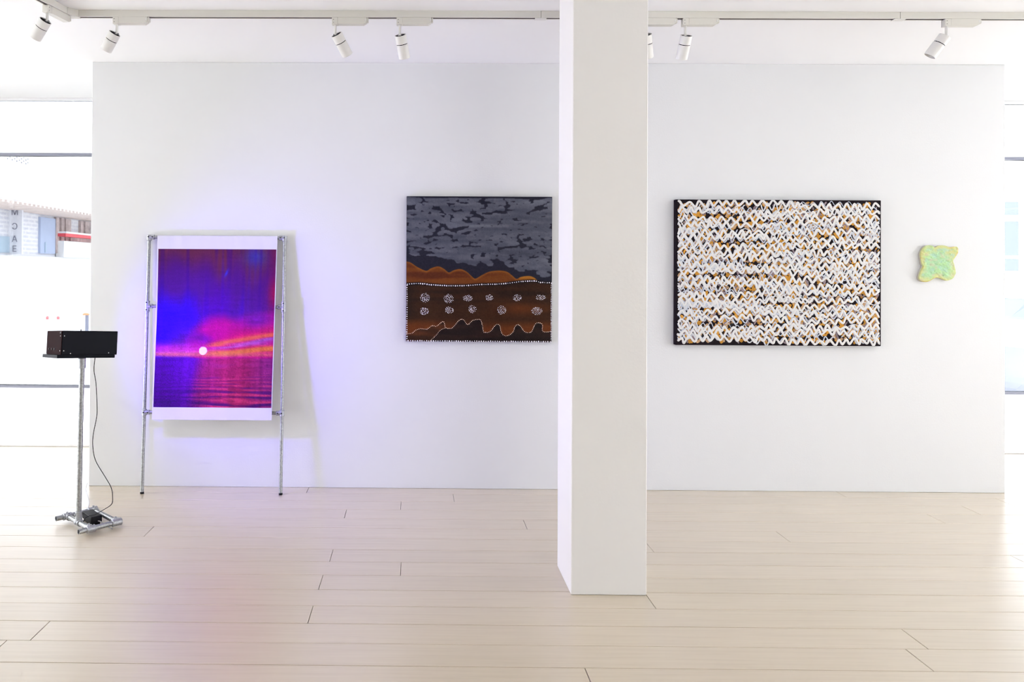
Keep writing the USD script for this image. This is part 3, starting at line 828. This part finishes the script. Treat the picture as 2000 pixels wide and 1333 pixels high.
cloud_lo = [(95, 578), (170, 570), (270, 575), (340, 580), (420, 600), (480, 622), (545, 640), (580, 640), (620, 662), (660, 630), (710, 628), (760, 652), (800, 625), (850, 612), (900, 655), (950, 672), (990, 690), (1040, 690), (1090, 692), (1140, 720), (1180, 742), (1243, 748)]
hills = [(95, 612), (130, 622), (180, 655), (250, 685), (290, 665), (345, 650), (390, 668), (430, 697), (470, 680), (520, 670), (570, 690), (610, 725), (640, 745), (690, 718), (750, 690), (830, 680), (890, 690), (930, 718), (965, 745), (1000, 730), (1060, 722), (1100, 732), (1135, 758), (1170, 772), (1243, 775)]
dotline = [(105, 790), (200, 786), (300, 795), (430, 802), (560, 800), (700, 790), (850, 785), (950, 772), (1040, 763), (1110, 762), (1160, 771), (1240, 775)]
ridge = [(105, 1180), (140, 1178), (180, 1150), (215, 1142), (260, 1145), (300, 1118), (335, 1120), (385, 1085), (400, 1105), (410, 1133), (455, 1137), (490, 1100), (520, 1070), (550, 1070), (580, 1107), (620, 1075), (650, 1067), (684, 1071), (697, 1110), (706, 1160), (722, 1168), (760, 1160), (790, 1120), (815, 1103), (835, 1115), (845, 1160), (865, 1188), (900, 1192), (940, 1160), (955, 1118), (978, 1105), (1000, 1120), (1030, 1160), (1075, 1165), (1095, 1140), (1115, 1097), (1145, 1090), (1168, 1105), (1176, 1158), (1240, 1158)]
inner = [(290, 1232), (330, 1195), (370, 1150), (410, 1134)]
f1 = field(N1, N1, 3, 30, 11); f2 = field(N1, N1, 22, 45, 12); f3 = field(N1, N1, 1.2, 5, 13); f4 = field(N1, N1, 1.0, 1.0, 14)
pc = np.broadcast_to(C(36, 35, 47), (N1, N1, 3)).copy()
# cloud strokes
mask = np.zeros((N1, N1)); tone = np.zeros((N1, N1))
r2 = np.random.default_rng(21)
lo = yat(cloud_lo, np.linspace(0, 1, N1)) * N1
yy, xx = np.mgrid[0:N1, 0:N1]
for q in range(860):
    cx, cy = r2.uniform(0, N1), r2.uniform(0, 0.6 * N1)
    rx, ry = r2.uniform(5, 15), r2.uniform(2.6, 6.5)
    ci = int(min(max(cx, 0), N1 - 1))
    if cy + ry * 0.9 > lo[ci]:
        continue
    th_ = r2.normal(0, 0.16)
    x0_, x1_, y0_, y1_ = max(int(cx - 26), 0), min(int(cx + 27), N1), max(int(cy - 14), 0), min(int(cy + 15), N1)
    dx, dy = xx[y0_:y1_, x0_:x1_] - cx, yy[y0_:y1_, x0_:x1_] - cy
    a_ = np.abs((dx * math.cos(th_) + dy * math.sin(th_)) / rx) ** 2.6 + np.abs((-dx * math.sin(th_) + dy * math.cos(th_)) / ry) ** 2.6
    k_ = a_ + 0.28 * f3[y0_:y1_, x0_:x1_] < 0.95
    mask[y0_:y1_, x0_:x1_][k_] = 1
    tone[y0_:y1_, x0_:x1_][k_] = r2.uniform(-6, 6)
lom = (yy < lo[None, :] + 1.5 * f3) & (yy > 3 + 2 * f1)
mask = gaussian_filter(mask * lom, 0.55)
pc = mixc(pc, np.stack([100 + tone + 4 * f1, 103 + tone + 4 * f1, 116 + tone + 4 * f1], -1), mask * (0.86 + 0.07 * np.clip(f1, -2, 2)))
ug = np.linspace(0, 1, N1)
hl = yat(hills, ug)[None, :]; dl = yat(dotline, ug)[None, :]
aa = 1.2 / N1
below = lambda c: sm(V1, c - aa, c + aa)
hc = mixc(np.broadcast_to(C(118, 63, 22), pc.shape), C(90, 42, 18), sm(f1 * 0.7 + f2 * 0.4, -0.8, 1.2))
hc = mixc(hc, C(168, 100, 34), 0.7 * np.exp(-((V1 - hl) / 0.012) ** 2))
hc = mixc(hc, C(188, 122, 36), 0.85 * sm(U1, 0.76, 0.80) * np.exp(-((V1 - hl) / 0.025) ** 2))
pc = mixc(pc, hc, below(hl))
gc = mixc(np.broadcast_to(C(66, 38, 18), pc.shape), C(92, 52, 18), sm(f2 * 0.8 + f1 * 0.35, -0.4, 1.6))
gc = mixc(gc, C(38, 22, 14), 0.55 * sm(-f2 + 0.4 * f1, 0.4, 1.8))
gc = mixc(gc, C(122, 62, 20), 0.75 * np.exp(-(((U1 - 0.80) / 0.20) ** 2 + ((V1 - 0.775) / 0.05) ** 2)))
gc = mixc(gc, C(136, 66, 20), 0.75 * sm(V1 + 0.012 * f2, 0.83, 0.92))
gc = mixc(gc, C(44, 28, 14), 0.6 * (1 - sm(U1, 0.0, 0.12)) * (V1 < 0.85))
pc = mixc(pc, gc * 0.88, below(dl + 0.006))
pc = mixc(pc, C(22, 14, 14), np.clip(1.15 * np.exp(-((V1 - dl) / 0.0095) ** 4), 0, 1))
# dark bottom shape
rp = curve(ridge); ip = curve(inner)


def poly_mask(poly):
    m_ = contains_xy(Polygon(poly).buffer(0), U1.ravel(), V1.ravel()).reshape(N1, N1).astype(float)
    return gaussian_filter(m_, 0.5)


pall = np.vstack([[(-0.01, rp[0, 1])], rp, [(1.01, rp[-1, 1]), (1.01, 1.01), (-0.01, 1.01)]])
pc = mixc(pc, mixc(np.broadcast_to(C(88, 48, 22), pc.shape), C(58, 34, 18), sm(f2 + f1, -1, 1)), poly_mask(pall))
rj = rp[rp[:, 0] >= ip[-1, 0]]
pdark = np.vstack([ip, rj, [(1.01, rp[-1, 1]), (1.01, 1.01), (ip[0, 0], 1.01)]])
pc = mixc(pc, mixc(np.broadcast_to(C(44, 28, 22), pc.shape), C(34, 22, 18), sm(f1, -1, 1)), poly_mask(pdark))
pc = np.clip(pc + 2.0 * f4[..., None], 0, 255)
M_paint = paint_mat('acrylic_paint', 0.6, bump=(500, 0.0003), spec=0.15)
pt.part('painted_face', (gv, gq), M_paint, color=0.85 * lin(pc).reshape(-1, 3))
M_dotw = mat('dot_white', (0.80, 0.77, 0.82), 0.5)
M_dotp = mat('dot_cream', (0.78, 0.58, 0.42), 0.5)


def dab(cx, cz, r, y, h=0.0012, n=8):
    an = np.arange(n) * 2 * math.pi / n
    v = np.vstack([np.stack([cx + r * np.cos(an), np.full(n, y), cz + r * np.sin(an)], 1), np.stack([cx + 0.65 * r * np.cos(an), np.full(n, y - h), cz + 0.65 * r * np.sin(an)], 1), [[cx, y - h * 1.15, cz]]])
    f = []
    for i in range(n):
        j = (i + 1) % n
        f += [(i, j, n + j), (i, n + j, n + i), (n + i, n + j, 2 * n)]
    return v, np.array(f)


def uvp(u, v):
    return PX0 + (PX1 - PX0) * u, PZ1 - (PZ1 - PZ0) * v


def along(p, step):
    d = np.concatenate([[0], np.cumsum(np.linalg.norm(np.diff(p, axis=0), axis=1))])
    k = max(int(d[-1] / step), 1)
    q = np.linspace(0, d[-1], k + 1)
    return np.stack([np.interp(q, d, p[:, 0]), np.interp(q, d, p[:, 1])], 1)


def dots(p, r, jit=0.15, seed=0):
    rg = np.random.default_rng(seed)
    out = []
    for u, v in p:
        x, z = uvp(u + rg.normal(0, 0.0006), v + rg.normal(0, 0.0006))
        out.append(dab(x, z, r * (1 + rg.uniform(-jit, jit)), fy - 0.0001))
    return join(*out)


st1 = 0.0152
pt.part('dot_line', dots(along(curve(dotline), 0.0150), 0.0042, 0.3, 1), M_dotw, kind='stuff')
pt.part('dot_border', dots(along(np.array([(cn(103), vn(800)), (cn(103), vn(1238))]), st1), 0.0038, 0.25, 2), M_dotw, kind='stuff')
pt.part('dot_border', dots(along(np.array([(cn(1238), vn(784)), (cn(1238), vn(1238))]), 0.0118), 0.0034, 0.2, 3), M_dotw, kind='stuff')
pt.part('dot_border', dots(along(np.array([(cn(114), vn(1237)), (cn(1230), vn(1237))]), 0.0155), 0.0042, 0.25, 4), M_dotw, kind='stuff')
pt.part('dot_ridge', dots(along(rp, 0.0112), 0.0030, 0.15, 5), M_dotp, kind='stuff')
pt.part('dot_ridge', dots(along(ip, 0.0100), 0.0026, 0.15, 6), M_dotp, kind='stuff')
for qi, (cx, cy, rx, ry) in enumerate([(243, 897, 36, 36), (430, 903, 39, 34), (580, 898, 36, 23), (752, 893, 31, 22), (970, 894, 32, 24), (1155, 889, 39, 18), (238, 1004, 34, 27), (436, 994, 34, 26), (618, 983, 30, 31), (848, 990, 33, 34), (1125, 997, 41, 29)]):
    rg = np.random.default_rng(100 + qi)
    pts = []
    for _ in range(2500):
        a_, r_ = rg.uniform(0, 2 * math.pi), math.sqrt(rg.uniform(0, 1))
        p = np.array([cx + rx * r_ * math.cos(a_), cy + ry * r_ * math.sin(a_)])
        if all(np.hypot(*(p - o)) > 8.7 for o in pts):
            pts.append(p)
    pts = np.array(pts)
    pt.part('dot_cluster', dots(np.stack([cn(pts[:, 0]), vn(pts[:, 1])], 1), 0.0027, 0.25, 50 + qi), M_dotw, kind='stuff')

# ------------------------------------------------------------------ zigzag painting
ZX0, ZX1, ZZ0, ZZ1, ZD = 1.6885, 3.0215, 0.9590, 1.9090, 0.04
zp = Thing('zigzag_painting', ((ZX0 + ZX1) / 2, WALL_Y - ZD, ZZ0), label='wide painting of layered white zigzag strokes over ochre and black', cat='painting')
zp.part('canvas', box(ZX0, ZX1, WALL_Y - ZD, WALL_Y - 0.001, ZZ0, ZZ1, 0.002), mat('black_canvas', (0.014, 0.009, 0.012), 0.8, spec=0.1))


def ribbon(line, w, y, h):
    """Raised paint stroke along a polyline in the picture plane (x, z): a low rounded ridge with round ends."""
    p = np.asarray(line, float)
    t = np.gradient(p, axis=0); t /= np.linalg.norm(t, axis=1, keepdims=True) + 1e-9
    nn = np.stack([-t[:, 1], t[:, 0]], 1)
    n = len(p)
    ww = np.broadcast_to(w, (n,)).astype(float).copy()
    ww[0] *= 0.4; ww[-1] *= 0.4
    prof = [(-1.0, 0.0), (-0.72, 0.8), (0.0, 1.0), (0.72, 0.8), (1.0, 0.0)]
    vs = []
    for o, hh in prof:
        q = p + nn * (o * ww / 2)[:, None]
        vs.append(np.stack([np.clip(q[:, 0], ZX0 + 0.0005, ZX1 - 0.0005), y - hh * np.broadcast_to(h, (n,)), np.clip(q[:, 1], ZZ0 + 0.001, ZZ1 - 0.001)], 1))
    v = np.vstack(vs)
    f = []
    for k_ in range(4):
        a0 = k_ * n + np.arange(n - 1)
        f.append(np.stack([a0, a0 + n, a0 + n + 1, a0 + 1], 1))
    return v, np.vstack(f)


rz = np.random.default_rng(5)


def zigzag(zc, amp, per, phase, x0, x1, k=6, round_=0.75, drift=0.010):
    """Hand drawn zigzag: irregular peaks joined, slightly rounded."""
    pts = []
    x = x0 - phase * per
    up_ = 1
    base = rz.uniform(-1, 1)
    while x < x1 + per:
        dr_ = drift * math.sin(x * 3.1 + base * 5) + drift * 0.6 * math.sin(x * 7.7 + base * 9)
        pts.append((x + rz.normal(0, per * 0.05), zc + dr_ + up_ * amp * (1 + rz.normal(0, 0.30))))
        up_ = -up_
        x += per / 2 * (1 + rz.normal(0, 0.17))
    pts = np.array(pts)
    # blend of straight segments and spline for softly rounded peaks
    sp = smooth_line(pts, k)
    st_ = np.array([pts[i] * (1 - q / k) + pts[i + 1] * q / k for i in range(len(pts) - 1) for q in range(k)] + [pts[-1]])
    m_ = sp * round_ + st_ * (1 - round_)
    m_[1:-1] = 0.25 * m_[:-2] + 0.5 * m_[1:-1] + 0.25 * m_[2:]
    return m_[(m_[:, 0] > x0) & (m_[:, 0] < x1)]


M_ochre = mat('paint_ochre', (0.55, 0.26, 0.035), 0.6, spec=0.15, var=(14, 0.4))
M_tan = mat('paint_tan', (0.50, 0.32, 0.18), 0.6, spec=0.15, var=(14, 0.3))
M_mauve = mat('paint_mauve', (0.26, 0.20, 0.22), 0.6, spec=0.15, var=(14, 0.3))
M_bluew = mat('paint_blue_white', (0.54, 0.58, 0.66), 0.55, spec=0.2)
M_white2 = mat('paint_grey_white', (0.66, 0.67, 0.69), 0.55, spec=0.2)
M_white = mat('paint_white', (0.77, 0.76, 0.74), 0.55, spec=0.2)
zy = WALL_Y - ZD
hgt = ZZ1 - ZZ0
xa, xb = ZX0 + 0.012, ZX1 - 0.006
def dabs(name, count, m, w, h, seed):
    """Short diagonal dabs of under-paint, gathered as one part."""
    rg = np.random.default_rng(seed)
    out = []
    for _ in range(count):
        x, z = rg.uniform(xa + 0.012, xb - 0.014), rg.uniform(ZZ0 + 0.022, ZZ1 - 0.022)
        an, L = rg.choice([-1, 1]) * rg.uniform(0.6, 1.25), rg.uniform(0.018, 0.042)
        d_ = np.array([math.cos(an), math.sin(an)]) * L / 2
        bend = np.array([-d_[1], d_[0]]) * rg.uniform(-0.3, 0.3)
        p = np.array([(x, z) - d_, (x, z) + bend, (x, z) + d_])
        p[:, 0] = np.clip(p[:, 0], xa, xb); p[:, 1] = np.clip(p[:, 1], ZZ0 + 0.012, ZZ1 - 0.012)
        out.append(ribbon(smooth_line(p, 3), w * rg.uniform(0.75, 1.25), zy, h))
    zp.part(name, join(*out), m, kind='stuff')


dabs('ochre_stroke', 1350, M_ochre, 0.017, 0.0005, 31)
dabs('tan_stroke', 560, M_tan, 0.015, 0.0008, 32)
dabs('mauve_stroke', 620, M_mauve, 0.011, 0.0011, 33)
dabs('dark_stroke', 300, M_black, 0.011, 0.0013, 34)
for q in range(21):          # bluish white, thinner, behind
    zc = ZZ1 - 0.045 - q * (hgt - 0.085) / 20
    segs = []
    x = xa
    while x < xb - 0.05:
        L = rz.uniform(0.2, 0.6)
        ln = zigzag(zc + rz.normal(0, 0.010), 0.019, 0.053, rz.uniform(0, 1), x, min(x + L, xb))
        if len(ln) > 4:
            segs.append(ribbon(ln, 0.0080 + 0.0015 * rz.normal(), zy, 0.0015))
        x += L + rz.uniform(0.05, 0.22)
    zp.part('pale_stroke', join(*segs), M_bluew, kind='stuff')
for q in range(19):          # second white layer, between the top rows
    zc = ZZ1 - 0.052 - q * (hgt - 0.095) / 18
    segs = []
    x = xa
    while x < xb - 0.05:
        L = rz.uniform(0.10, 0.5)
        ln = zigzag(zc + rz.normal(0, 0.012), 0.021, 0.052, rz.uniform(0, 1), x, min(x + L, xb))
        if len(ln) > 4:
            segs.append(ribbon(ln, 0.0090 + 0.0012 * rz.normal(), zy, 0.0018))
        x += L + rz.uniform(0.08, 0.40)
    zp.part('white_understroke', join(*segs), M_white2, kind='stuff')
for q in range(26):          # loose diagonal scribbles between the rows
    x, z = rz.uniform(xa + 0.05, xb - 0.12), rz.uniform(ZZ0 + 0.08, ZZ1 - 0.08)
    ln = smooth_line([(x, z), (x + rz.uniform(0.02, 0.05), z + rz.uniform(-0.01, 0.05)), (x + rz.uniform(0.06, 0.11), z + rz.uniform(-0.02, 0.06))], 6)
    zp.part('scribble', ribbon(ln, 0.006, zy, 0.0019), M_white2, 60)
NR = 21
for q in range(NR):          # the top layer of white zigzags, one stroke per row
    zc = ZZ1 - 0.030 - q * (hgt - 0.062) / (NR - 1)
    ln = zigzag(zc, 0.0180, 0.056, rz.uniform(0, 1), xa, xb, 7)
    w = 0.0148 + 0.0014 * np.sin(np.arange(len(ln)) * 0.21 + q)
    zp.part('white_stroke', ribbon(ln, w, zy, 0.0021 + 0.0002 * (q % 3)), M_white, 60)

# ------------------------------------------------------------------ green relief
GO = [(3.287, 1.559), (3.292, 1.578), (3.304, 1.598), (3.321, 1.613), (3.343, 1.619), (3.362, 1.617), (3.376, 1.609), (3.389, 1.606), (3.406, 1.615), (3.428, 1.619), (3.452, 1.616), (3.471, 1.61), (3.488, 1.607), (3.51, 1.61), (3.528, 1.61), (3.536, 1.593), (3.534, 1.571), (3.523, 1.549), (3.51, 1.53), (3.502, 1.516), (3.51, 1.497), (3.514, 1.475), (3.52, 1.447), (3.515, 1.425), (3.502, 1.403), (3.48, 1.392), (3.458, 1.388), (3.436, 1.396), (3.417, 1.403), (3.395, 1.407), (3.376, 1.401), (3.356, 1.388), (3.335, 1.379), (3.31, 1.379), (3.288, 1.387), (3.278, 1.405), (3.283, 1.429), (3.291, 1.451), (3.304, 1.479), (3.299, 1.496), (3.291, 1.529)]
op = smooth_line(GO + GO[:1], 5)[:-1]
gc0 = np.array([3.405, 1.50])
rings, rv, rc = 26, [], []
fr_ = np.concatenate([np.linspace(0.0, 0.96, rings), [0.985, 1.0, 1.0, 1.0]])
dp = np.concatenate([np.full(rings, 0.024), [0.0228, 0.020, 0.010, 0.0008]])
K = len(op)
for f_, d_ in zip(fr_, dp):
    p = gc0 + (op - gc0) * max(f_, 0.004)
    rv.append(np.stack([p[:, 0], np.full(K, WALL_Y) - d_, p[:, 1]], 1))
    rc.append(np.full(K, f_))
rv, rc = np.vstack(rv), np.concatenate(rc)
nz = lambda sc, sd: np.asarray(meshkit.fbm(rv * sc + sd)) if hasattr(meshkit, 'fbm') else np.zeros(len(rv))
na, nb, nc_ = nz(14, 3.1), nz(45, 7.7), nz(30, 1.3)
for z_ in (na, nb, nc_):
    z_ -= z_.mean(); z_ /= z_.std() + 1e-9
rv[:, 1] -= np.where(rc < 0.99, 0.0012 * nb, 0)
gcol = mixc(np.broadcast_to(C(176, 216, 168), (len(rv), 3)), C(208, 210, 142), sm(rc + 0.10 * na, 0.45, 1.0))
gcol = mixc(gcol, C(178, 216, 140), 0.5 * sm(nb, 0, 1.6))
gcol = mixc(gcol, C(168, 206, 196), 0.55 * sm(nc_, 0.5, 1.8) * (rc < 0.85))
gcol = mixc(gcol, C(206, 196, 168), 0.5 * sm(-nc_, 0.6, 1.8))
gcol = mixc(gcol, C(226, 190, 112), 0.7 * sm(rc, 0.85, 1.0) * sm(na + nb, 0.6, 2.0))
edge_ = np.arange(len(rv)) >= (len(fr_) - 2) * K
gcol[edge_] = C(196, 190, 176)
i, j = np.meshgrid(np.arange(len(fr_) - 1), np.arange(K), indexing='ij')
gq_ = np.stack([i * K + j, (i + 1) * K + j, (i + 1) * K + (j + 1) % K, i * K + (j + 1) % K], -1).reshape(-1, 4)
single('wall_relief', (rv, gq_[:, ::-1] if True else gq_), paint_mat('green_glaze', 0.55, spec=0.3), label='small wavy edged pale green relief hung at the right of the wall', cat='relief', smooth=False, color=lin(gcol))
